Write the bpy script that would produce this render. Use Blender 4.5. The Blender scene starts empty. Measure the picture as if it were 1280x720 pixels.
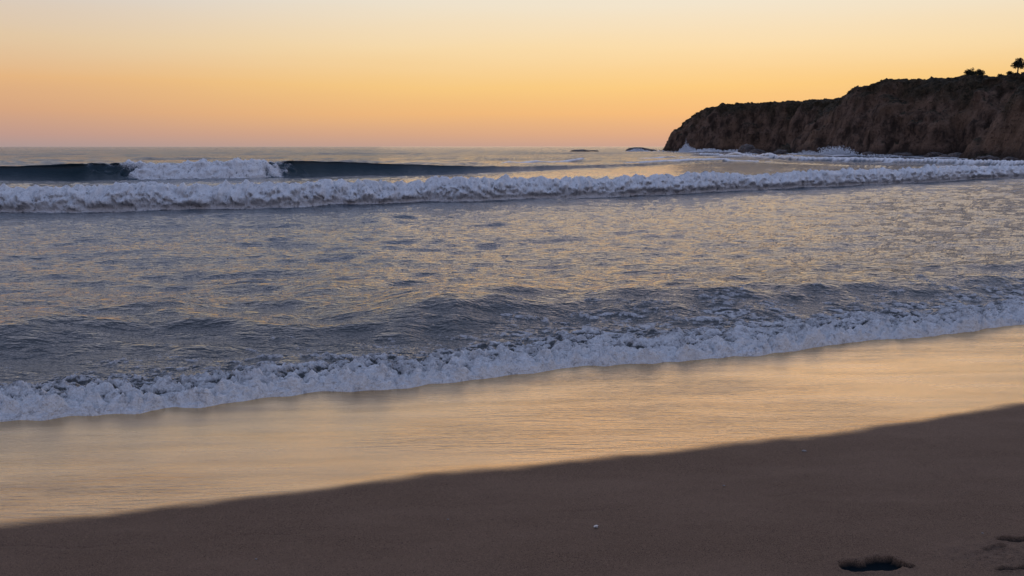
import bpy, math, random
import numpy as np
from mathutils import Vector
random.seed(4); rng=np.random.default_rng(7)
sc=bpy.context.scene
sc.view_settings.view_transform='Standard'; sc.view_settings.look='None'
sc.view_settings.exposure=0; sc.view_settings.gamma=1

# ---------------- camera ----------------
F=1108.0; PITCH=math.atan(177/F); CH=2.0
cd=bpy.data.cameras.new("camera"); cam=bpy.data.objects.new("camera",cd); sc.collection.objects.link(cam)
cd.sensor_width=36; cd.lens=F/1280*36; cd.clip_start=0.05; cd.clip_end=20000
cam.location=(0,0,CH); cam.rotation_euler=(math.radians(90)-PITCH,0,0); sc.camera=cam
def ray(px,py):
    a=(px-640)/F; b=(360-py)/F
    return a, math.cos(PITCH)+b*math.sin(PITCH), -math.sin(PITCH)+b*math.cos(PITCH)
def gp(px,py,z=0.0):
    a,b,c=ray(px,py); t=(z-CH)/c
    return a*t,b*t
def pu(px,py=200):
    a,b,c=ray(px,py); return a/b
def pd(px,d):  # point on azimuth of px at distance d
    return pu(px)*d, d

# ---------------- noise ----------------
_p=rng.permutation(256).astype(np.int32); _p=np.concatenate([_p,_p])
_ga=rng.random(256)*2*np.pi; _gx=np.cos(_ga).astype(np.float32); _gy=np.sin(_ga).astype(np.float32)
def perlin(x,y,seed=0):
    x=np.asarray(x,dtype=np.float64)+seed*37.17; y=np.asarray(y,dtype=np.float64)+seed*11.73
    xi=np.floor(x).astype(np.int64); yi=np.floor(y).astype(np.int64)
    xf=(x-xi).astype(np.float32); yf=(y-yi).astype(np.float32)
    xi&=255; yi&=255; x1=(xi+1)&255; y1=(yi+1)&255
    def g(a,b,dx,dy):
        h=_p[_p[a]+b]; return _gx[h]*dx+_gy[h]*dy
    u=xf*xf*xf*(xf*(xf*6-15)+10); v=yf*yf*yf*(yf*(yf*6-15)+10)
    n00=g(xi,yi,xf,yf); n10=g(x1,yi,xf-1,yf); n01=g(xi,y1,xf,yf-1); n11=g(x1,y1,xf-1,yf-1)
    a=n00+u*(n10-n00); b=n01+u*(n11-n01)
    return (a+v*(b-a))*1.5
def fbm(x,y,o=4,seed=0):
    r=0;a=1;t=0
    for i in range(o):
        r=r+a*perlin(x*2**i,y*2**i,seed+i*3); t+=a; a*=.5
    return r/t
def billow(x,y,o=3,seed=0):
    r=0;a=1;t=0
    for i in range(o):
        r=r+a*np.abs(perlin(x*2**i,y*2**i,seed+i*5)); t+=a; a*=.55
    return r/t
def ss(a,b,x):
    t=np.clip((x-a)/(b-a),0,1); return t*t*(3-2*t)

def grid_mesh(name,X,Y,Z,attrs={}):
    R,C=X.shape
    me=bpy.data.meshes.new(name)
    co=np.stack([X,Y,Z],-1).astype(np.float32).reshape(-1)
    me.vertices.add(R*C); me.vertices.foreach_set("co",co)
    i=(np.arange(R-1)[:,None]*C+np.arange(C-1)[None,:]).ravel()
    q=np.stack([i,i+1,i+1+C,i+C],-1).astype(np.int32)
    n=len(q)
    me.loops.add(n*4); me.loops.foreach_set("vertex_index",q.ravel())
    me.polygons.add(n); me.polygons.foreach_set("loop_start",np.arange(0,n*4,4,dtype=np.int32))
    me.update(calc_edges=True)
    me.polygons.foreach_set("use_smooth",np.ones(n,dtype=bool))
    for k,v in attrs.items():
        a=me.attributes.new(k,'FLOAT','POINT'); a.data.foreach_set("value",v.astype(np.float32).ravel())
    ob=bpy.data.objects.new(name,me); sc.collection.objects.link(ob); return ob
def tri_mesh(name,co,faces,smooth=False):
    me=bpy.data.meshes.new(name); me.from_pydata([tuple(c) for c in co],[],[tuple(f) for f in faces]); me.update()
    if smooth: me.polygons.foreach_set("use_smooth",np.ones(len(me.polygons),dtype=bool))
    ob=bpy.data.objects.new(name,me); sc.collection.objects.link(ob); return ob

# ---------------- node helper ----------------
class NT:
    def __init__(s,name):
        s.m=bpy.data.materials.new(name); s.m.use_nodes=True; s.t=s.m.node_tree; s.t.nodes.clear()
        s.out=s.t.nodes.new('ShaderNodeOutputMaterial')
    def n(s,typ,inp={},**kw):
        nd=s.t.nodes.new(typ)
        for k,v in kw.items(): setattr(nd,k,v)
        for k,v in inp.items():
            if isinstance(v,bpy.types.NodeSocket): s.t.links.new(v,nd.inputs[k])
            else: nd.inputs[k].default_value=v
        return nd
    def math(s,op,a,b=0.0,c=None,clamp=False):
        d={0:a,1:b}
        if c is not None: d[2]=c
        return s.n('ShaderNodeMath',d,operation=op,use_clamp=clamp).outputs[0]
    def mr(s,v,a,b,c=0,d=1,smooth=True):
        return s.n('ShaderNodeMapRange',{0:v,1:a,2:b,3:c,4:d},interpolation_type='SMOOTHSTEP' if smooth else 'LINEAR').outputs[0]
    def mix(s,f,a,b):
        nd=s.t.nodes.new('ShaderNodeMix'); nd.data_type='RGBA'
        for i,v in ((0,f),(6,a),(7,b)):
            if isinstance(v,bpy.types.NodeSocket): s.t.links.new(v,nd.inputs[i])
            else: nd.inputs[i].default_value=v if i==0 else (*v,1)
        return nd.outputs[2]
    def coords(s,scale=(1,1,1),rot=0):
        tc=s.n('ShaderNodeTexCoord')
        mp=s.n('ShaderNodeMapping',{'Vector':tc.outputs['Object'],'Scale':scale,'Rotation':(0,0,rot)})
        return mp.outputs[0]
    def noise(s,vec,scale,detail=3,rough=.5,out='Fac'):
        return s.n('ShaderNodeTexNoise',{'Vector':vec,'Scale':scale,'Detail':detail,'Roughness':rough}).outputs[out]
    def attr(s,name):
        nd=s.n('ShaderNodeAttribute'); nd.attribute_name=name; return nd.outputs['Fac']
    def bump(s,h,dist,strength=1,normal=None):
        d={'Height':h,'Distance':dist,'Strength':strength}
        if normal is not None: d['Normal']=normal
        return s.n('ShaderNodeBump',d).outputs[0]
    def done(s,sh):
        s.t.links.new(sh,s.out.inputs[0]); return s.m

# ---------------- world ----------------
def lin(c):
    return tuple(((v/255)/12.92 if v/255<=.04045 else ((v/255+.055)/1.055)**2.4) for v in c)
SUN_AZ=math.radians(14); SUN_EL=math.radians(2.0)
w=bpy.data.worlds.new("World"); sc.world=w; w.use_nodes=True
t=w.node_tree; t.nodes.clear()
def wn(typ,**kw):
    nd=t.nodes.new(typ)
    for k,v in kw.items(): setattr(nd,k,v)
    return nd
L=t.links.new
tc=wn('ShaderNodeTexCoord'); sp=wn('ShaderNodeSeparateXYZ'); L(tc.outputs['Generated'],sp.inputs[0])
mp=wn('ShaderNodeMapping'); mp.inputs['Scale'].default_value=(2,2,22); L(tc.outputs['Generated'],mp.inputs[0])
ns=wn('ShaderNodeTexNoise'); ns.inputs['Scale'].default_value=1.2; ns.inputs['Detail'].default_value=3; L(mp.outputs[0],ns.inputs['Vector'])
ma=wn('ShaderNodeMath',operation='MULTIPLY_ADD'); ma.inputs[1].default_value=.018; ma.inputs[2].default_value=-.009; L(ns.outputs['Fac'],ma.inputs[0])
za=wn('ShaderNodeMath',operation='ADD'); L(sp.outputs['Z'],za.inputs[0])
zs=wn('ShaderNodeMath',operation='MULTIPLY'); L(ma.outputs[0],zs.inputs[0]); 
zc=wn('ShaderNodeMapRange'); L(sp.outputs['Z'],zc.inputs[0]); zc.inputs[1].default_value=.0; zc.inputs[2].default_value=.06; L(zc.outputs[0],zs.inputs[1]); L(zs.outputs[0],za.inputs[1])
def ramp(stops):
    r=wn('ShaderNodeValToRGB'); e=r.color_ramp.elements
    while len(e)>1: e.remove(e[0])
    for i,(p,c) in enumerate(stops):
        el=e[0] if i==0 else e.new(p)
        el.position=p; el.color=(*lin(c),1)
    L(za.outputs[0],r.inputs[0]); return r.outputs[0]
high=[(.30,(200,201,224)),(.50,(176,187,222)),(1.0,(138,160,206))]
left=ramp([(0,(172,150,148)),(.012,(190,153,141)),(.035,(212,164,130)),(.066,(228,180,130)),(.105,(225,198,164)),(.15,(213,204,198)),(.22,(208,205,212))]+high)
right=ramp([(0,(194,158,143)),(.012,(213,166,134)),(.035,(238,184,124)),(.066,(246,201,130)),(.105,(247,218,170)),(.15,(240,227,204)),(.22,(226,218,216))]+high)
back=ramp([(0,(138,130,148)),(.06,(164,144,158)),(.16,(170,164,184)),(.35,(160,170,200)),(.6,(148,164,204)),(1.0,(138,160,206))])
dt=wn('ShaderNodeVectorMath',operation='DOT_PRODUCT'); L(tc.outputs['Generated'],dt.inputs[0]); dt.inputs[1].default_value=(math.sin(SUN_AZ),math.cos(SUN_AZ),0)
f1=wn('ShaderNodeMapRange',interpolation_type='SMOOTHSTEP'); L(dt.outputs['Value'],f1.inputs[0]); f1.inputs[1].default_value=.70; f1.inputs[2].default_value=1.0
f2=wn('ShaderNodeMapRange',interpolation_type='SMOOTHSTEP'); L(dt.outputs['Value'],f2.inputs[0]); f2.inputs[1].default_value=-.3; f2.inputs[2].default_value=.65
m1=wn('ShaderNodeMix',data_type='RGBA'); L(f1.outputs[0],m1.inputs[0]); L(left,m1.inputs[6]); L(right,m1.inputs[7])
m2=wn('ShaderNodeMix',data_type='RGBA'); L(f2.outputs[0],m2.inputs[0]); L(back,m2.inputs[6]); L(m1.outputs[2],m2.inputs[7])
sky=wn('ShaderNodeTexSky',sky_type='NISHITA',sun_disc=False); sky.sun_elevation=SUN_EL; sky.sun_rotation=SUN_AZ
b1=wn('ShaderNodeBackground'); b1.inputs[1].default_value=1.0; L(m2.outputs[2],b1.inputs[0])
b2=wn('ShaderNodeBackground'); b2.inputs[1].default_value=0.002; L(sky.outputs[0],b2.inputs[0])
ad=wn('ShaderNodeAddShader'); L(b1.outputs[0],ad.inputs[0]); L(b2.outputs[0],ad.inputs[1])
wo=wn('ShaderNodeOutputWorld'); L(ad.outputs[0],wo.inputs[0])
sl=bpy.data.lights.new("sun","SUN"); sl.energy=0.16; sl.angle=math.radians(45); sl.color=(1,.62,.32)
so=bpy.data.objects.new("sun",sl); sc.collection.objects.link(so)
sd=Vector((math.sin(SUN_AZ)*math.cos(SUN_EL),math.cos(SUN_AZ)*math.cos(SUN_EL),math.sin(SUN_EL)))
so.rotation_euler=sd.to_track_quat('Z','Y').to_euler(); so.location=(20,80,30)

# ---------------- shoreline ----------------
SP=np.array([gp(*p) for p in [(0,524),(120,516),(250,505),(500,486),(750,459),(900,447),(1100,427),(1280,406)]])
sx=np.concatenate([[-400,-40],SP[:,0],[20,35,70,110,400]])
sy=np.concatenate([[SP[0,1]-110,SP[0,1]-12],SP[:,1],[SP[-1,1]+5.0,23.5,52,80,90]])
def shore(x):
    return np.interp(x,sx,sy)
BP=np.array([gp(*p,z=.12) for p in [(0,657),(160,640),(400,608),(600,584),(750,572),(900,556),(1050,540),(1280,503)]])
bx=np.concatenate([[-400,-40],BP[:,0],[20,70,400]])
by=np.concatenate([[BP[0,1]-114,BP[0,1]-13],BP[:,1],[BP[-1,1]+5,BP[-1,1]+30,80]])
def bnd(x): return np.interp(x,bx,by)+.05*perlin(x/.9,x*0,3)+.02*perlin(x/.3,x*0,5)

# ---------------- sand ----------------
def axis(bands,coarse_lo,coarse_hi,n):
    a=np.concatenate([np.arange(s,e,st) for s,e,st in bands])
    l=a[0]-np.geomspace(.05,a[0]-coarse_lo,n)[::-1]; h=a[-1]+np.geomspace(.05,coarse_hi-a[-1],n)
    return np.concatenate([l,a,h])
xs=axis([(-9,1.3,.03),(1.3,2.9,.007),(2.9,10,.03)],-500,500,50)
ys=axis([(2.6,3.4,.03),(3.4,4.6,.007),(4.6,12,.03)],-300,400,50)
X,Y=np.meshgrid(xs,ys)
D=(shore(X)-Y)*.94
def sandz(x,y):
    d=(shore(x)-y)*.94
    z=np.where(d>0,.04*d,.09*d); z=np.where(z>2.5,2.5,z); z=np.maximum(z,-2.5)
    return z
Z=sandz(X,Y)
near=(1-ss(10,30,np.abs(X)))*(1-ss(12,30,np.abs(Y)))
Z+=near*(.012*fbm(X/1.6,Y/.8,3,1))
dw=(Y-bnd(X))
wet=ss(-.05,.12,dw+.04*fbm(X/.35,Y/.2,3,9))
Z+=near*(1-wet)*(.007*fbm(X/.25,Y/.18,3,2))
Z+=near*.008*np.exp(-(dw/.12)**2)
damp_shade=np.zeros_like(Z)  # mask of the footprint hollows: their shade plus damp sand
def foot(cx,cy,L,W,ang,depth=.04,flip=1,toes=True,dmp_shade=1.0):
    global Z,damp_shade
    c,s=math.cos(ang),math.sin(ang)
    a=(X-cx)*c+(Y-cy)*s; b=(-(X-cx)*s+(Y-cy)*c)*flip
    wob=.10*perlin(X/.035,Y/.035,21)
    ball=np.sqrt(((a-.20*L)/(.30*L))**2+((b)/(.5*W))**2)+wob
    heel=np.sqrt(((a+.30*L)/(.22*L))**2+((b+.03*W)/(.40*W))**2)+wob
    arch=np.sqrt((a/(.36*L))**2+((b+.10*W)/(.34*W))**2)+wob
    e=np.minimum(np.minimum(ball,heel),arch)
    if toes:
        for i in range(5):
            ta=(.54-.035*i)*L; tb=(-.34+.17*i)*W; r=.085*W*(1.5 if i==0 else 1.0)
            e=np.minimum(e,np.sqrt(((a-ta)/(r*1.3))**2+((b+tb*-1)/r)**2)+wob*.5)
    ins=1-ss(.85,1.05,e)
    Z-=depth*ins; Z+=.005*np.exp(-((e-1.3)/.22)**2)*(1+.6*perlin(X/.02,Y/.02,8))
    damp_shade[:]=np.maximum(damp_shade,dmp_shade*(1-ss(.85,1.03,e)))
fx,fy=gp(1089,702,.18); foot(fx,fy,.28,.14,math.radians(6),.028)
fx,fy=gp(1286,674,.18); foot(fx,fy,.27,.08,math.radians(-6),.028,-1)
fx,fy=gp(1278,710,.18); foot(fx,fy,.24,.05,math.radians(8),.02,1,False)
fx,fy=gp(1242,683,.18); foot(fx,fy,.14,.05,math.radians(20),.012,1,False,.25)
cx,cy=gp(1255,690,.2); m=np.exp(-(((X-cx)/.28)**2+((Y-cy)/.16)**2))
Z+=m*.018*fbm(X/.05,Y/.04,3,14)
ln=Y-(np.interp(X,[-2,0,1.4,3],[4.0,4.35,4.55,5.0])+.05*perlin(X/.5,X*0,15))
Z-=near*.004*np.exp(-(ln/.012)**2)*ss(-.1,.3,perlin(X/.8,X*0,16)+.15)
sand=grid_mesh("beach_sand",X,Y,Z,{"wet":wet,"damp_shade":damp_shade,"sdist":D})
def sand_z_at(x,y):
    return float(sandz(np.array([x]),np.array([y]))[0])

M=NT("sand_mat")
co=M.coords(); wetA=M.attr("wet"); dampShadeA=M.attr("damp_shade")
grain=M.noise(co,260,2,.8); grain2=M.noise(co,80,3,.65); blot=M.noise(M.coords((.6,1.5,1),-.3),1.6,4,.6)
g=M.mr(grain,.35,.65)
dry=M.mix(g,(.085,.049,.028),(.29,.175,.110))
dry=M.mix(M.mr(grain2,.38,.68,0,.6),dry,(.12,.072,.045))
dry=M.mix(M.mr(blot,.35,.7,0,.45),dry,(.25,.155,.100))
dk=M.mr(M.noise(co,170,1,.5),.61,.69); dry=M.mix(M.math('MULTIPLY',dk,.8),dry,(.03,.02,.015))
wetc=M.mix(g,(.13,.075,.038),(.27,.16,.085))
col=M.mix(wetA,dry,wetc); col=M.mix(dampShadeA,col,(.006,.012,.016))  # hollow shade and pooled water painted in as one dark colour
st=M.noise(M.coords((.40,2.4,1),-.33),1.7,5,.6)
rip=M.noise(M.coords((1.4,9,1),-.33),3.0,4,.55)
ripm=M.mr(M.noise(M.coords((.25,.6,1),-.33),1.0,2,.5),.42,.6)
hN=M.math('MULTIPLY_ADD',grain,.0060,M.math('MULTIPLY',grain2,.012))
bd=M.bump(hN,1.0,1.0)
hW=M.math('MULTIPLY',M.math('MULTIPLY',rip,.024),ripm)
hW=M.math('MULTIPLY_ADD',st,.014,hW)
hW=M.math('MULTIPLY_ADD',grain,.0022,hW)
bw=M.bump(hW,1.0,.65)
dif=M.n('ShaderNodeBsdfPrincipled',{'Base Color':col,'Roughness':.85,'Specular IOR Level':M.math('MULTIPLY_ADD',dampShadeA,-.15,.2),'Normal':bd})
rg=M.mr(st,.3,.7,.10,.30)
wdf=M.n('ShaderNodeBsdfPrincipled',{'Base Color':col,'Roughness':rg,'IOR':1.4,'Normal':bw})
gl=M.n('ShaderNodeBsdfGlossy',{'Color':(1,.76,.46,1),'Roughness':rg,'Normal':bw})
lw=M.n('ShaderNodeLayerWeight',{'Blend':.5,'Normal':bw}).outputs['Facing']
gf=M.math('MULTIPLY',M.mr(lw,.42,.86,.06,1.0),M.mr(st,.25,.55,.72,1.0))
wm=M.n('ShaderNodeMixShader',{0:gf,1:wdf.outputs[0],2:gl.outputs[0]})
fm=M.n('ShaderNodeMixShader',{0:wetA,1:dif.outputs[0],2:wm.outputs[0]})
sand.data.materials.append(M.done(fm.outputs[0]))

# ---------------- sea ----------------
uc=np.linspace(-.66,.66,1100)
ul=-.66-np.geomspace(.002,1.0,60)[::-1]; ur=.66+np.geomspace(.002,1.0,60)
U=np.concatenate([ul,uc,ur])
def curve_u(pts,deg=2):
    P=np.array([gp(*p) for p in pts]); u=P[:,0]/P[:,1]; c=np.polyfit(u,1/P[:,1],deg)
    uu=np.clip(U,-.75,.75); v=np.polyval(c,uu)
    sl=np.polyval(np.polyder(c),uu); v=v+sl*(U-uu)
    return 1/np.clip(v,.006,1)
S=np.full_like(U,8.0)
for i in range(60): S=.5*S+.5*shore(U*S)
xx=U*S
S=S+.10*perlin(xx/.55,xx*0,31)+.08*perlin(xx/.22,xx*0,33)+.18*perlin(xx/1.7,xx*0,35)
W1=curve_u([(0,267),(200,263),(400,257),(640,250),(900,241),(1100,231),(1280,221)])
W1=np.minimum(W1,90)
xx=U*W1; W1=W1+.6*perlin(xx/5,xx*0,41)+.25*perlin(xx/1.4,xx*0,43)
W2=curve_u([(0,226),(150,225.5),(360,223),(500,219),(640,214),(800,208)],2)
W2=np.clip(W2,W1+17,130)
xx=U*W2; W2=W2+1.6*perlin(xx/11,xx*0,45)+.5*perlin(xx/3,xx*0,46)
def seg(a,b,n,mode='lin'):
    tt=np.arange(n)/n; tt=tt[:,None]
    if mode=='lin': return a+(b-a)*tt
    if mode=='geo': return a*(b/a)**tt
    return (a**-.5+(b**-.5-a**-.5)*tt)**-2
e0=S+4.6; e1=W1-1.5; e2=W1+5; e3=W2-3; e4=W2+8
Yg=np.concatenate([seg(S-.02,e0,440),seg(e0,e1,360,'geo'),seg(e1,e2,160),seg(e2,e3,90),seg(e3,e4,160),seg(e4,9000+0*U,300,'sq'),(9000+0*U)[None]])
Xg=U[None]*Yg
cell=np.gradient(Yg,axis=0)
cellx=np.abs(np.gradient(Xg,axis=1)); cl=np.maximum(cell*.8,cellx)
s=(Yg-S[None])*.94; t1=Yg-W1[None]; t2=Yg-W2[None]
Zg=np.zeros_like(Yg)
calm=ss(.8,3.0,s)
farS=ss(-6,25,t2)
ca,sa=math.cos(.3),math.sin(.3)
Xr=Xg*ca+Yg*sa; Yr=-Xg*sa+Yg*ca
for i,(lam,amp) in enumerate([(.16,.009),(.3,.020),(.55,.038),(1.0,.056),(1.9,.064),(3.6,.07),(7,.08)]):
    wgt=np.clip(lam/(2.0*cl)-.5,0,1)
    wx=Xr+.25*lam*perlin(Xr/lam/1.5,Yr/lam/1.5,90+i)
    n=perlin(wx/(lam*1.7),Yr/lam,50+i)
    n=.5*n+.5*(.5-1.8*np.abs(perlin(wx/(lam*2.1),Yr/(lam*1.1),70+i)))
    gust=.8+.6*perlin(Xr/(lam*6),Yr/(lam*4),170+i)
    Zg+=amp*wgt*calm*n*gust*(1+1.6*farS)
ph=2*np.pi*(Yr/17)+2.2*perlin(Xr/40,Yr/30,61)
sw=(.5+.5*np.sin(ph))**2.2*(.6+.7*perlin(Xr/30,Yr/14,63))
Zg+=farS*.5*sw*np.clip(17/(3*cl),0,1)
al=.5+.5*perlin(Xg/2.2,Yg/3.5,65)
rise=ss(1.3,2.7,s)*(1-ss(3.0,6.0,s))
Zg+=rise*(.10+.18*al)
Zg+=.06*perlin(Xg/1.3,Yg/.7,66)*ss(1.0,2.5,s)*(1-ss(5,9,s))
Zg+=.09*np.exp(-((s-8.0-1.2*perlin(Xg/5,Yg*0,67))/.7)**2)*np.clip(.4+1.5*perlin(Xg/3,Yg*0,68),0,1)
# swash front
film=ss(0,.10,s)
Zg+=film*(.025+.03*(1-ss(.25,1.0,s))+.03*perlin(Xg/.5,Yg/.4,69))*(1-.6*ss(1.5,4,s))
Zg-= .03*(1-ss(0,.05,s))
wid=.92+.32*perlin(Xg/1.8,Xg*0,71)+.22*perlin(Xg/.6,Xg*0,72)+.08*np.clip(Xg,-3,8)
fo=np.clip(1.06-.40*(s/wid),0,1)*(1-ss(2.8,4.6,s))
fo=fo+.55*fbm(Xg/.5,Yg/.22,4,73)*(1-ss(3.0,4.6,s))*ss(.08,.45,s)
fb=ss(.3,.85,fo)
bl=billow(Xg/.22+.4*perlin(Xg/.3,Yg/.3,74),Yg/.15,4,75)
clump=billow(Xg/.45,Yg/.26,2,175)
Zg+=film*fb*(.22*bl+.08*clump-.05)*(1-.6*ss(.4,1.6,s))
foam=np.clip(fo-1.05*(1-ss(.05,.30,bl))*ss(.06,.5,s),0,1)
foam=np.maximum(foam,.42*ss(.25,.75,fbm(Xg/2.5,Yg/.8,3,76)+.25)*(1-ss(5,16,s))*.8*ss(.5,2,s))
# broken wave
H1=.76*(1+.22*perlin(Xg/3.5,Xg*0,77)+.12*perlin(Xg/1.1,Xg*0,177))
tt=t1
face=ss(0,.75,tt)**.75; backf=np.exp(-np.maximum(tt-.75,0)/2.4)
p1=H1*face*backf
bl1=billow(Xg/.6+.4*perlin(Xg/.7,Yg/.7,178),Yg/.46,4,78)
c1=ss(-.05,.2,tt)*(1-ss(1.6,4.5,tt))
Zg=Zg*(1-.5*c1)+p1+c1*(.48*bl1-.12)*(.5+.5*face)
Yd=np.zeros_like(Yg)
Yd-= .5*c1*np.sin(np.pi*np.clip(p1/H1,0,1))*(.2+1.7*billow(Xg/.5,Zg/.35,4,79))
f1=ss(-.08,.08,tt)*np.clip(1.25-.2*np.maximum(tt-.6,0)-.3*(tt>1.0)*(.5+perlin(Xg/1.2,Yg/.6,80)),0,1)*(1-ss(3.0,7.0,tt))
f1=f1-.5*(1-ss(.02,.16,bl1))*(tt>0)
f1=np.maximum(f1,.5*np.exp(-(np.minimum(tt,0)/.9)**2)*(tt<=0)*(.6+.8*perlin(Xg/.8,Yg/.5,81))*(tt>-3))
foam=np.maximum(foam,f1)
# far wave
u_px=np.array([pu(p) for p in [-600,-60,40,130,200,330,375,450,540,640,760,900,1280,1800]])
H2=np.interp(U,u_px,[.5,.72,.84,1.0,1.0,1.02,1.08,.92,.64,.38,.25,.2,.2,.2])
H2=np.convolve(np.pad(H2,12,mode='edge'),np.ones(25)/25,'valid')[None]*(1+.07*perlin(Xg/5,Xg*0,82))
bk=np.interp(U,[pu(p) for p in [126,180,310,392]],[0,1,1,0])[None]+0*Yg
bk=ss(.2,.8,bk+.40*perlin(Xg/2.2,Yg/1.2,83)*(U[None]>pu(110))*(U[None]<pu(400))+.25*perlin(Xg/.5,Yg/.5,183))
wd2=1.9+.4*perlin(Xg/7,Xg*0,184)
clean=np.where(t2<wd2,np.clip((t2/wd2+.25)/1.25,0,1)**1.9,np.exp(-np.maximum(t2-wd2,0)/2.6))
broke=ss(0,1.2,t2)**.7*np.exp(-np.maximum(t2-1.4,0)/3.0)*(1+.22*perlin(Xg/2.2,Xg*0,189)+.12*perlin(Xg/.8,Xg*0,190))
p2=H2*(clean*(1-bk)+broke*bk*.98)
bl2=billow(Xg/.7,Yg/.55,3,84)
c2=bk*ss(-.1,.2,t2)*(1-ss(2,5,t2))
Zg=Zg*(1-.7*np.exp(-((t2-1)/1.8)**2))+p2+c2*(.6*bl2-.15)*(.6+.8*perlin(Xg/3,Xg*0,188)+.3)
Yd-= (1-bk)*.7*(clean**3)*np.clip(H2,0,1)*(t2<6)
Yd-= c2*.4*billow(Xg/.6,Zg/.4,3,185)
foam=np.maximum(foam,bk*ss(-.1,.1,t2)*np.clip(1.2-.15*t2,0,1)*(1-ss(4,8,t2))-.5*(1-ss(.02,.16,bl2))*bk)
lip=np.exp(-((t2-wd2-.1)/.3)**2)*np.interp(U,[pu(p) for p in [90,140,160,350,380,460]],[.0,.6,.7,.7,.6,0])[None]*(.7+.8*perlin(Xg/1.1,Yg*0,186))
foam=np.maximum(foam,lip)
foam=np.maximum(foam,.42*ss(.0,.6,fbm(Xg/3,Yg/1.2,3,187))*(t2<0)*ss(-5,-1,t2)*(U[None]<.1))
facem=np.exp(-((t2-1.0)/1.6)**2)*(1-bk)*np.clip(H2*1.3-.35,0,1)
for (pts,hh) in [([(760,205),(900,202),(1080,209),(1280,213)],.22),([(820,195),(900,196),(1000,201),(1280,208)],.5),([(780,191),(860,191),(960,194)],.4),([(560,208),(700,204),(860,199)],.2)]:
    P=np.array([gp(*p) for p in pts]); uu=P[:,0]/P[:,1]; k=int(hh*100)+len(pts)
    W=np.interp(U,uu,P[:,1])[None]+1.6*perlin(Xg/8,Xg*0,k)
    ms=ss(uu[0]-.03,uu[0]+.06,U)*(1-ss(uu[-1]+.0,uu[-1]+.2,U))
    q=Yg-W
    pf=ms[None]*ss(-1.,.6,q)*np.exp(-np.maximum(q-.6,0)/2.5)
    brk=ss(-.2,.2,perlin(Xg/9,Xg*0,k+7)+.15+.3*perlin(Xg/2.5,Yg/2.5,k+9))
    Zg+=hh*pf*(.6+.4*brk)*(1+.7*billow(Xg/.8,Yg/.8,2,88)*brk)
    foam=np.maximum(foam,np.clip(pf*1.5,0,1)*brk*.95)
reg=ss(25,50,Xg)*ss(60,100,Yg)*(1-ss(260,350,Yg))
foam=np.maximum(foam,reg*.75*ss(-.12,.4,fbm(Xg/9,Yg/3.0,4,86)))
shal=(1-ss(2.5,10,s))
foam=np.clip(foam,0,1)
sea=grid_mesh("sea",Xg,Yg+Yd,Zg,{"foam":foam,"shal":shal,"dist":s,"face":facem})

M=NT("sea_mat")
fA=M.attr("foam"); sA=M.attr("shal"); dA=M.attr("dist"); cA=M.attr("face")
co=M.coords()
base=M.mix(sA,(.012,.034,.054),(.042,.044,.042))
base=M.mix(cA,base,(.006,.020,.024))
r1=M.noise(M.coords((1,2.0,1),-.3),5.5,3,.6); r2=M.noise(M.coords((1,1.8,1),-.3),17,2,.5); r3=M.noise(M.coords((1,2.6,1),-.3),1.1,3,.6)
h=M.math('MULTIPLY_ADD',r1,.050,M.math('MULTIPLY',r2,.012))
farF=M.math('MULTIPLY',M.mr(dA,20,140,0,1),M.math('SUBTRACT',1.0,cA))
h=M.math('ADD',h,M.math('MULTIPLY',M.math('MULTIPLY',r3,.8),farF))
bp=M.bump(h,1.0,.9)
wat=M.n('ShaderNodeBsdfPrincipled',{'Base Color':base,'Roughness':M.mr(dA,10,200,.05,.2),'IOR':M.math('MULTIPLY_ADD',cA,-.10,1.41),'Normal':bp})
wv=M.n('ShaderNodeVectorMath',{0:co,1:M.n('ShaderNodeVectorMath',{0:M.noise(co,5,3,.6,'Color'),1:(.3,.3,.3)},operation='MULTIPLY').outputs[0]},operation='ADD').outputs[0]
vo=M.n('ShaderNodeTexVoronoi',{'Vector':wv,'Scale':7.0},feature='DISTANCE_TO_EDGE').outputs['Distance']
vo2=M.n('ShaderNodeTexVoronoi',{'Vector':wv,'Scale':24.0},feature='DISTANCE_TO_EDGE').outputs['Distance']
nz=M.noise(co,11,5,.7)
thr=M.math('MULTIPLY_ADD',M.mr(vo,0,.32,0,1,False),.26,M.math('MULTIPLY',M.mr(nz,.28,.72,0,1,False),.52))
thr=M.math('MULTIPLY_ADD',M.mr(vo2,0,.30,0,1,False),.20,thr)
df=M.math('SUBTRACT',fA,thr)
fac=M.mr(df,-.05,.16)
fac=M.math('MULTIPLY',fac,M.mr(fA,.02,.15))
nf=M.noise(co,48,3,.65)
fbp=M.bump(M.math('MULTIPLY_ADD',nz,.08,M.math('MULTIPLY',nf,.030)),1.0,1.0)
fcol=M.mix(M.mr(df,0.0,.60),(.32,.315,.32),(.88,.87,.86))  # thin foam greyer; also paints crevice shade into the albedo
fcol=M.mix(M.mr(nz,.5,.3,0,.45),fcol,(.36,.36,.38))  # bump hollows darkened in colour to deepen their shading
fo_=M.n('ShaderNodeBsdfPrincipled',{'Base Color':fcol,'Roughness':.45,'Specular IOR Level':.5,'Normal':fbp})
mx=M.n('ShaderNodeMixShader',{0:fac,1:wat.outputs[0],2:fo_.outputs[0]})
sea.data.materials.append(M.done(mx.outputs[0]))
foam_mat_nodes=NT("spray_mat")
foam_mat=foam_mat_nodes.done(foam_mat_nodes.n('ShaderNodeBsdfPrincipled',{'Base Color':(.85,.86,.88,1),'Roughness':.6,'Alpha':.8}).outputs[0])

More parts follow.
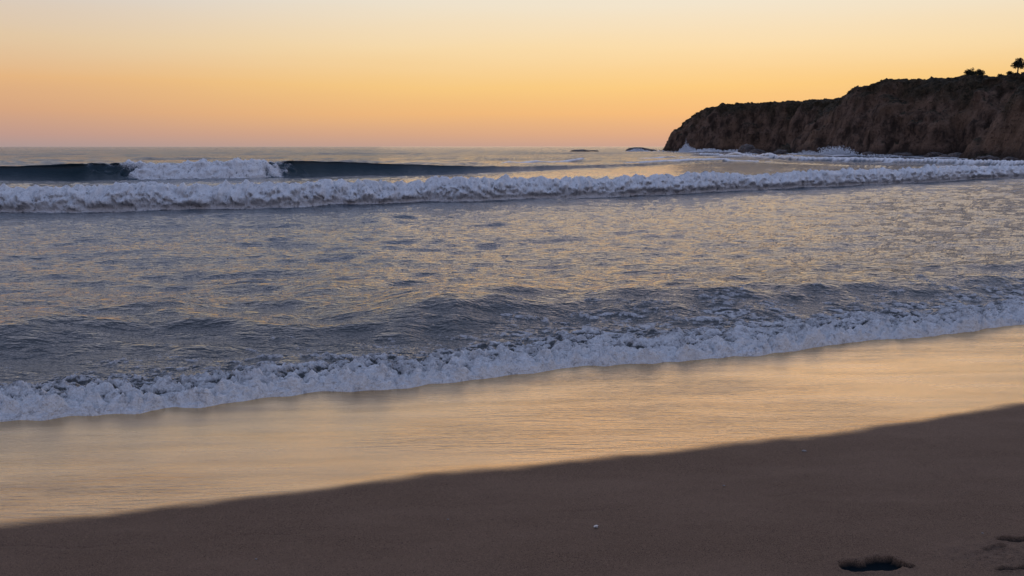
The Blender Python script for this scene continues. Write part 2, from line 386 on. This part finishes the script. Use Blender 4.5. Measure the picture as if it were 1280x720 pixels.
# ---------------- headland ----------------
PL=[pd(*p) for p in [(826,312),(850,298),(890,288),(930,281),(968,273),(1002,262),(990,236),(966,214),(1000,203),(1040,193),(1090,183),(1140,175),(1190,169),(1230,163),(1220,147),(1206,134),(1240,123),(1290,114),(1400,100),(1600,84)]]+[(150,62),(320,55),(320,430),pd(845,350)]
PL=np.array(PL)
gx=np.arange(42,150,.36); gy=np.arange(60,372,.42)
GX,GY=np.meshgrid(gx,gy)
wx=GX+2.6*perlin(GX/14,GY/14,101)+1.0*perlin(GX/5,GY/5,103); wy=GY+2.6*perlin(GX/14,GY/14,102)+1.0*perlin(GX/5,GY/5,104)
dm=np.full_like(GX,1e9); ins=np.zeros(GX.shape,bool)
n=len(PL)
for i in range(n):
    a=PL[i]; b=PL[(i+1)%n]; e=b-a
    tt=np.clip(((wx-a[0])*e[0]+(wy-a[1])*e[1])/(e@e),0,1)
    dm=np.minimum(dm,np.hypot(wx-a[0]-tt*e[0],wy-a[1]-tt*e[1]))
    c=((a[1]>wy)!=(b[1]>wy))
    if abs(e[1])>1e-9: ins^= c&(wx<(e[0]*(wy-a[1])/e[1]+a[0]))
sd_=np.where(ins,dm,-dm)
CP=[(826,312,11,9),(862,296,14.4,8),(895,290,15.3,8),(940,284,15.4,7),(990,270,15.4,8),(968,216,5,14),(1010,208,12,15),(1065,196,16.3,13),(1120,186,15.6,12),(1190,178,15.2,10),(1240,172,15.0,10),(1206,136,8.0,8),(1250,128,11.2,9),(1300,122,12.2,9),(1400,108,12.4,9)]
ws=0;Hh=0;Wd=0
for px,d,hh,wd in CP:
    x0,y0=pd(px,d); k=1/(((GX-x0)**2+(GY-y0)**2)+20)**1.6
    ws=ws+k;Hh=Hh+k*hh;Wd=Wd+k*wd
Hh/=ws;Wd/=ws
gul=np.abs(perlin(GX/8.5,GY/8.5,105)); gul2=np.abs(perlin(GX/3.2,GY/3.2,106)); 
q=(sd_-3.6*(.5-gul)-1.3*(.5-gul2))/Wd
g=np.clip(q,0,None)
prof=np.where(g<1,1-(1-np.clip(g,0,1))**1.9,1)
lay=.04*np.sin(prof*20+5*perlin(GX/8,GY/8,107))*ss(.0,.2,prof)*(1-ss(.85,1,prof))
HZ=Hh*(prof+lay*.6)+np.clip(sd_-Wd,0,60)*.008
HZ+= ss(.05,.3,q)*(1-.7*ss(.9,1.3,q))*(1.3*fbm(GX/4.5,GY/4.5,4,108)+.45*perlin(GX/.9,GY/.9,109))
HZ+= .55*np.clip(fbm(GX/1.6,GY/1.6,3,110),0,1)*ss(-.5,.0,q)*(1-ss(.1,.5,q))*4
HZ=np.where(q<0,HZ+np.clip(q,-.6,0)*6+.3,HZ+.3)
DX=.7*perlin(GX/1.7,HZ/1.3,111)*ss(.03,.2,q)*(1-ss(.9,1.1,q)); DY=.7*perlin(GY/1.7+9,HZ/1.3,112)*ss(.03,.2,q)*(1-ss(.9,1.1,q))
veg=ss(.5,.85,prof-.10+.42*fbm(GX/5,GY/5,4,113))
head=grid_mesh("headland",GX+DX,GY+DY,HZ,{"veg":veg,"hq":prof})
M=NT("cliff_mat")
co=M.coords(); geo=M.n('ShaderNodeNewGeometry'); nz_=M.n('ShaderNodeSeparateXYZ',{0:geo.outputs['Normal']}).outputs[2]
vst=M.noise(M.coords((1,1,.6)),.5,6,.65); n2=M.noise(co,.13,3,.5); n3=M.noise(co,2.2,5,.7)
rock=M.mix(M.mr(vst,.38,.62),(.052,.034,.024),(.21,.130,.088))
rock=M.mix(M.mr(n2,.45,.65,0,.6),rock,(.26,.155,.095))
stra=M.noise(M.coords((.12,.12,1.2)),1.0,4,.6); rock=M.mix(M.mr(stra,.5,.66,0,.35),rock,(.07,.045,.032))
rock=M.mix(M.mr(n3,.5,.70,0,.8),rock,(.026,.018,.015))
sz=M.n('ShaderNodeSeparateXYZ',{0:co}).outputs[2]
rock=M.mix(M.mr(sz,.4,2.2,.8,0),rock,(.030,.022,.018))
scr=M.mix(M.mr(M.noise(co,1.3,4,.7),.35,.65),(.022,.019,.011),(.080,.058,.034))
vg=M.math('ADD',M.math('MULTIPLY',M.attr("veg"),M.mr(n3,.3,.5,.5,1)),M.mr(M.math('ADD',nz_,M.math('MULTIPLY',vst,.35)),.90,1.08),clamp=True)
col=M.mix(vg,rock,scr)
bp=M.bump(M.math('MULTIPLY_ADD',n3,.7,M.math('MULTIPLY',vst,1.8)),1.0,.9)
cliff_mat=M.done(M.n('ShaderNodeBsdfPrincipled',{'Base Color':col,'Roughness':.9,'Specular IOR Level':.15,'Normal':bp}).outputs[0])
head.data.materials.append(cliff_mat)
def hz(x,y):
    j=int(np.clip((x-gx[0])/.36,0,len(gx)-1)); i=int(np.clip((y-gy[0])/.42,0,len(gy)-1)); return float(HZ[i,j])
def ridge(px,lo=110,hi=240):
    best=None
    for d in np.arange(lo,hi,1.0):
        x,y=pu(px,92)*d,d
        if x>148: break
        e=(hz(x,y)-CH)/d
        if best is None or e>best[0]: best=(e,d)
    return best[1]

# ---------------- scrub on the headland ----------------
def leafmat(name,a,b):
    M=NT(name); c=M.mix(M.mr(M.noise(M.coords(),2.5,3,.6),.35,.65),a,b)
    return M.done(M.n('ShaderNodeBsdfPrincipled',{'Base Color':c,'Roughness':.8,'Specular IOR Level':.2}).outputs[0])
lm=leafmat("scrub_mat",(.020,.019,.011),(.068,.053,.030))
def leaves(centers,radii,per,size,squash=.6):
    n=len(centers)*per
    c=np.repeat(centers,per,0); r=np.repeat(radii,per)[:,None]
    v=rng.normal(size=(n,3)); v/=np.linalg.norm(v,axis=1)[:,None]; v*=rng.random((n,1))**.4
    v[:,2]=np.abs(v[:,2])*squash
    p=c+v*r
    a=rng.normal(size=(n,3)); b=rng.normal(size=(n,3)); a/=np.linalg.norm(a,axis=1)[:,None]; b/=np.linalg.norm(b,axis=1)[:,None]
    s_=size*(.6+.8*rng.random((n,1)))
    co=np.stack([p-a*s_,p+a*s_,p+b*s_*1.3],1).reshape(-1,3)
    return co,np.arange(n*3).reshape(-1,3)
dens=ss(.5,.95,prof+.3*fbm(GX/5,GY/5,4,113))
sel=np.argwhere((q>.4)&(q<2.4)&(GY<330)&(GX<130)&(rng.random(GX.shape)<dens))
pick=sel[rng.integers(0,len(sel),4600)]
cs=np.array([[GX[i,j],GY[i,j],HZ[i,j]-.2] for i,j in pick]); rr=.2+.45*rng.random(len(cs))**2.5
c_,f_=leaves(cs,rr,24,.12); o=tri_mesh("coastal_scrub",c_,f_); o.data.materials.append(lm)

# ---------------- trees ----------------
bark=leafmat("bark_mat",(.05,.035,.025),(.10,.075,.05)); lm2=leafmat("leaf_mat",(.018,.022,.012),(.05,.048,.026))
def tube(pts,rad,k=7):
    co=[];fa=[]
    for i,(p,r) in enumerate(zip(pts,rad)):
        p=Vector(p); d=(Vector(pts[min(i+1,len(pts)-1)])-Vector(pts[max(i-1,0)])).normalized()
        a=d.orthogonal().normalized(); b=d.cross(a)
        for j in range(k):
            t_=2*math.pi*j/k; co.append(p+(a*math.cos(t_)+b*math.sin(t_))*r)
        if i:
            for j in range(k): fa.append(((i-1)*k+j,(i-1)*k+(j+1)%k,i*k+(j+1)%k,i*k+j))
    return co,fa
def make_tree(name,px,h,rad,lo=110,hi=240,flat=.9):
    d=ridge(px,lo,hi); x,y=pu(px,90)*d,d; z=hz(x,y)-.1
    e=bpy.data.objects.new(name,None); sc.collection.objects.link(e); e.location=(x,y,z)
    co=[];fa=[]
    def add(c,f):
        o=len(co); co.extend(c); fa.extend([tuple(i+o for i in q_) for q_ in f])
    top=(.1,.05,h)
    add(*tube([(0,0,-.4),(.04,.02,h*.5),top],[.17,.12,.09]))
    cen=[]
    for i in range(20):
        a=i*2.4; el=random.uniform(-.6,1.45); r=rad*random.uniform(.45,.95)
        tip=(top[0]+math.cos(a)*math.cos(el)*r,top[1]+math.sin(a)*math.cos(el)*r,top[2]+math.sin(el)*r*flat)
        mid=tuple((top[k]+tip[k])/2+(.08 if k==2 else 0) for k in range(3))
        add(*tube([top,mid,tip],[.06,.035,.014],5)); cen.append(tip); cen.append(mid)
    tr=tri_mesh("trunk",co,fa,True); tr.data.materials.append(bark); tr.parent=e
    c_,f_=leaves(np.array(cen)-np.array([0,0,.1]),np.full(len(cen),rad*.34),60,.085*rad/1.2,1.0)
    cr=tri_mesh("crown",c_,f_); cr.data.materials.append(lm2); cr.parent=e
make_tree("tree",1272,1.25,1.6)
make_tree("shrub",1212,.35,1.4,flat=.7); make_tree("shrub",1224,.3,1.25,flat=.7); make_tree("shrub",1250,.15,.8,flat=.6); make_tree("shrub",1262,.2,.9,flat=.6); make_tree("shrub",1186,.05,.6,flat=.6)

# ---------------- sea rocks ----------------
import bmesh
M=NT("sea_rock_mat"); n3=M.noise(M.coords(),1.5,5,.7)
rock_mat=M.done(M.n('ShaderNodeBsdfPrincipled',{'Base Color':M.mix(M.mr(n3,.35,.65),(.02,.016,.015),(.10,.065,.05)),'Roughness':.6,'Normal':M.bump(n3,.4,.8)}).outputs[0])
def sea_rock(px,d,sx_,sy_,sz_,seed):
    bm=bmesh.new(); bmesh.ops.create_icosphere(bm,subdivisions=5,radius=1)
    v=np.array([q_.co[:] for q_ in bm.verts])
    nn=1+.35*fbm(v[:,0]*1.3+seed,v[:,1]*1.3+v[:,2],4,seed)+.25*np.abs(perlin(v[:,0]*2.5+v[:,2]*2,v[:,1]*2.5,seed+3))
    for a,q_ in enumerate(bm.verts): q_.co=Vector((v[a,0]*nn[a]*sx_,v[a,1]*nn[a]*sy_,v[a,2]*nn[a]*sz_))
    me=bpy.data.meshes.new("sea_rock"); bm.to_mesh(me); bm.free()
    me.polygons.foreach_set("use_smooth",np.ones(len(me.polygons),dtype=bool))
    o=bpy.data.objects.new("sea_rock",me); sc.collection.objects.link(o); x,y=pd(px,d); o.location=(x,y,0); o.rotation_euler=(0,0,seed)
    me.materials.append(rock_mat)
for a in [(725,320,4,3,.85,1.),(741,330,2.6,2,.6,2.),(797,318,4.2,3,1.6,3.),(812,310,3,2,1.0,4.),(933,200,2.5,1.6,2.2,5.),(946,196,1.8,1.2,1.3,6.),(1168,160,2.0,1.4,.9,7.),(1196,150,1.8,1.2,.9,8.),(1130,168,1.7,1.3,.8,9.),(975,208,2.0,1.2,1.1,10.),(1180,150,1.2,1.,.6,11.),(1235,120,1.6,1.1,.7,12.),(1262,114,1.3,1.,.6,13.),(1085,178,1.8,1.2,.9,14.)]: sea_rock(*a)

# ---------------- spray ----------------
def spray(px,d,wid,hgt,n,size):
    x,y=pd(px,d)
    u_=rng.normal(size=n)*.42; hh=rng.random(n)**1.7*np.exp(-(u_*1.5)**2)*(.6+.4*np.abs(perlin(u_*4,u_*0+px,3))*2)
    p=np.stack([u_*wid,rng.normal(size=n)*wid*.2,hh*hgt],-1)
    oc=np.array([(1,0,0),(-1,0,0),(0,1,0),(0,-1,0),(0,0,1),(0,0,-1)],float)
    fc=np.array([(0,2,4),(2,1,4),(1,3,4),(3,0,4),(2,0,5),(1,2,5),(3,1,5),(0,3,5)])
    s_=size*(.35+1.0*rng.random(n)**2)*(1.3-hh)
    co=(p[:,None,:]+oc[None]*s_[:,None,None]).reshape(-1,3)
    fa=(fc[None]+(np.arange(n)*6)[:,None,None]).reshape(-1,3)
    o=tri_mesh("sea_spray",co,fa,True); o.location=(x,y,0); o.data.materials.append(foam_mat)
spray(857,285,2.4,3.9,1500,.17); spray(862,283,3.4,2.6,900,.17); spray(885,272,7,1.8,1200,.22); spray(797,305,5,1.6,700,.22); spray(1045,172,5.5,2.8,2600,.12); spray(1010,185,5,1.5,900,.13); spray(936,192,3,1.0,500,.12); spray(915,250,6,1.5,900,.18); spray(1100,165,6,.8,900,.1)

# ---------------- small things on the sand ----------------
def shell(px,py,r):
    x,y=gp(px,py,.17); z=sand_z_at(x,y)
    co=[];fa=[]; NR,NA=8,28
    for i in range(NR+1):
        f=i/NR
        for j in range(NA+1):
            a=math.radians(-75+150*j/NA); rib=1+.05*math.cos(j*math.pi*1.0)*f
            co.append((math.sin(a)*r*f*rib,(math.cos(a)*f*rib-.5)*r,.42*r*math.sin(math.pi*min(f,.97)**.8)*(1-.35*(a/1.3)**2)+.002+.03*r*math.cos(j*math.pi)*f))
    for i in range(NR):
        for j in range(NA):
            a=i*(NA+1)+j; fa.append((a,a+NA+1,a+NA+2,a+1))
    o=tri_mesh("seashell",co,fa,True); o.location=(x,y,z+.004); o.rotation_euler=(.1,0,.7)
    M=NT("shell_mat"); M.done(M.n('ShaderNodeBsdfPrincipled',{'Base Color':M.mix(M.noise(M.coords(),90,2),(.55,.45,.36),(.8,.75,.68)),'Roughness':.4}).outputs[0]); o.data.materials.append(M.m)
shell(745,651,.017)
M=NT("pebble_mat"); pebm=M.done(M.n('ShaderNodeBsdfPrincipled',{'Base Color':M.mix(M.noise(M.coords(),60,3),(.05,.04,.035),(.3,.26,.22)),'Roughness':.5}).outputs[0])
for i,(px,py,r) in enumerate([(1005,555,.012),(745,654,.008),(1228,668,.005),(320,690,.005),(560,640,.005),(905,600,.006)]):
    bm=bmesh.new(); bmesh.ops.create_icosphere(bm,subdivisions=3,radius=r)
    for v in bm.verts:
        k=1+.25*math.sin(v.co.x/r*2+i)*math.cos(v.co.y/r*1.7); v.co=Vector((v.co.x*k*1.3,v.co.y*k,v.co.z*.6))
    me=bpy.data.meshes.new("pebble"); bm.to_mesh(me); bm.free(); me.materials.append(pebm)
    me.polygons.foreach_set("use_smooth",np.ones(len(me.polygons),dtype=bool))
    o=bpy.data.objects.new("pebble",me); sc.collection.objects.link(o); x,y=gp(px,py,.16); o.location=(x,y,sand_z_at(x,y)+r*.4)
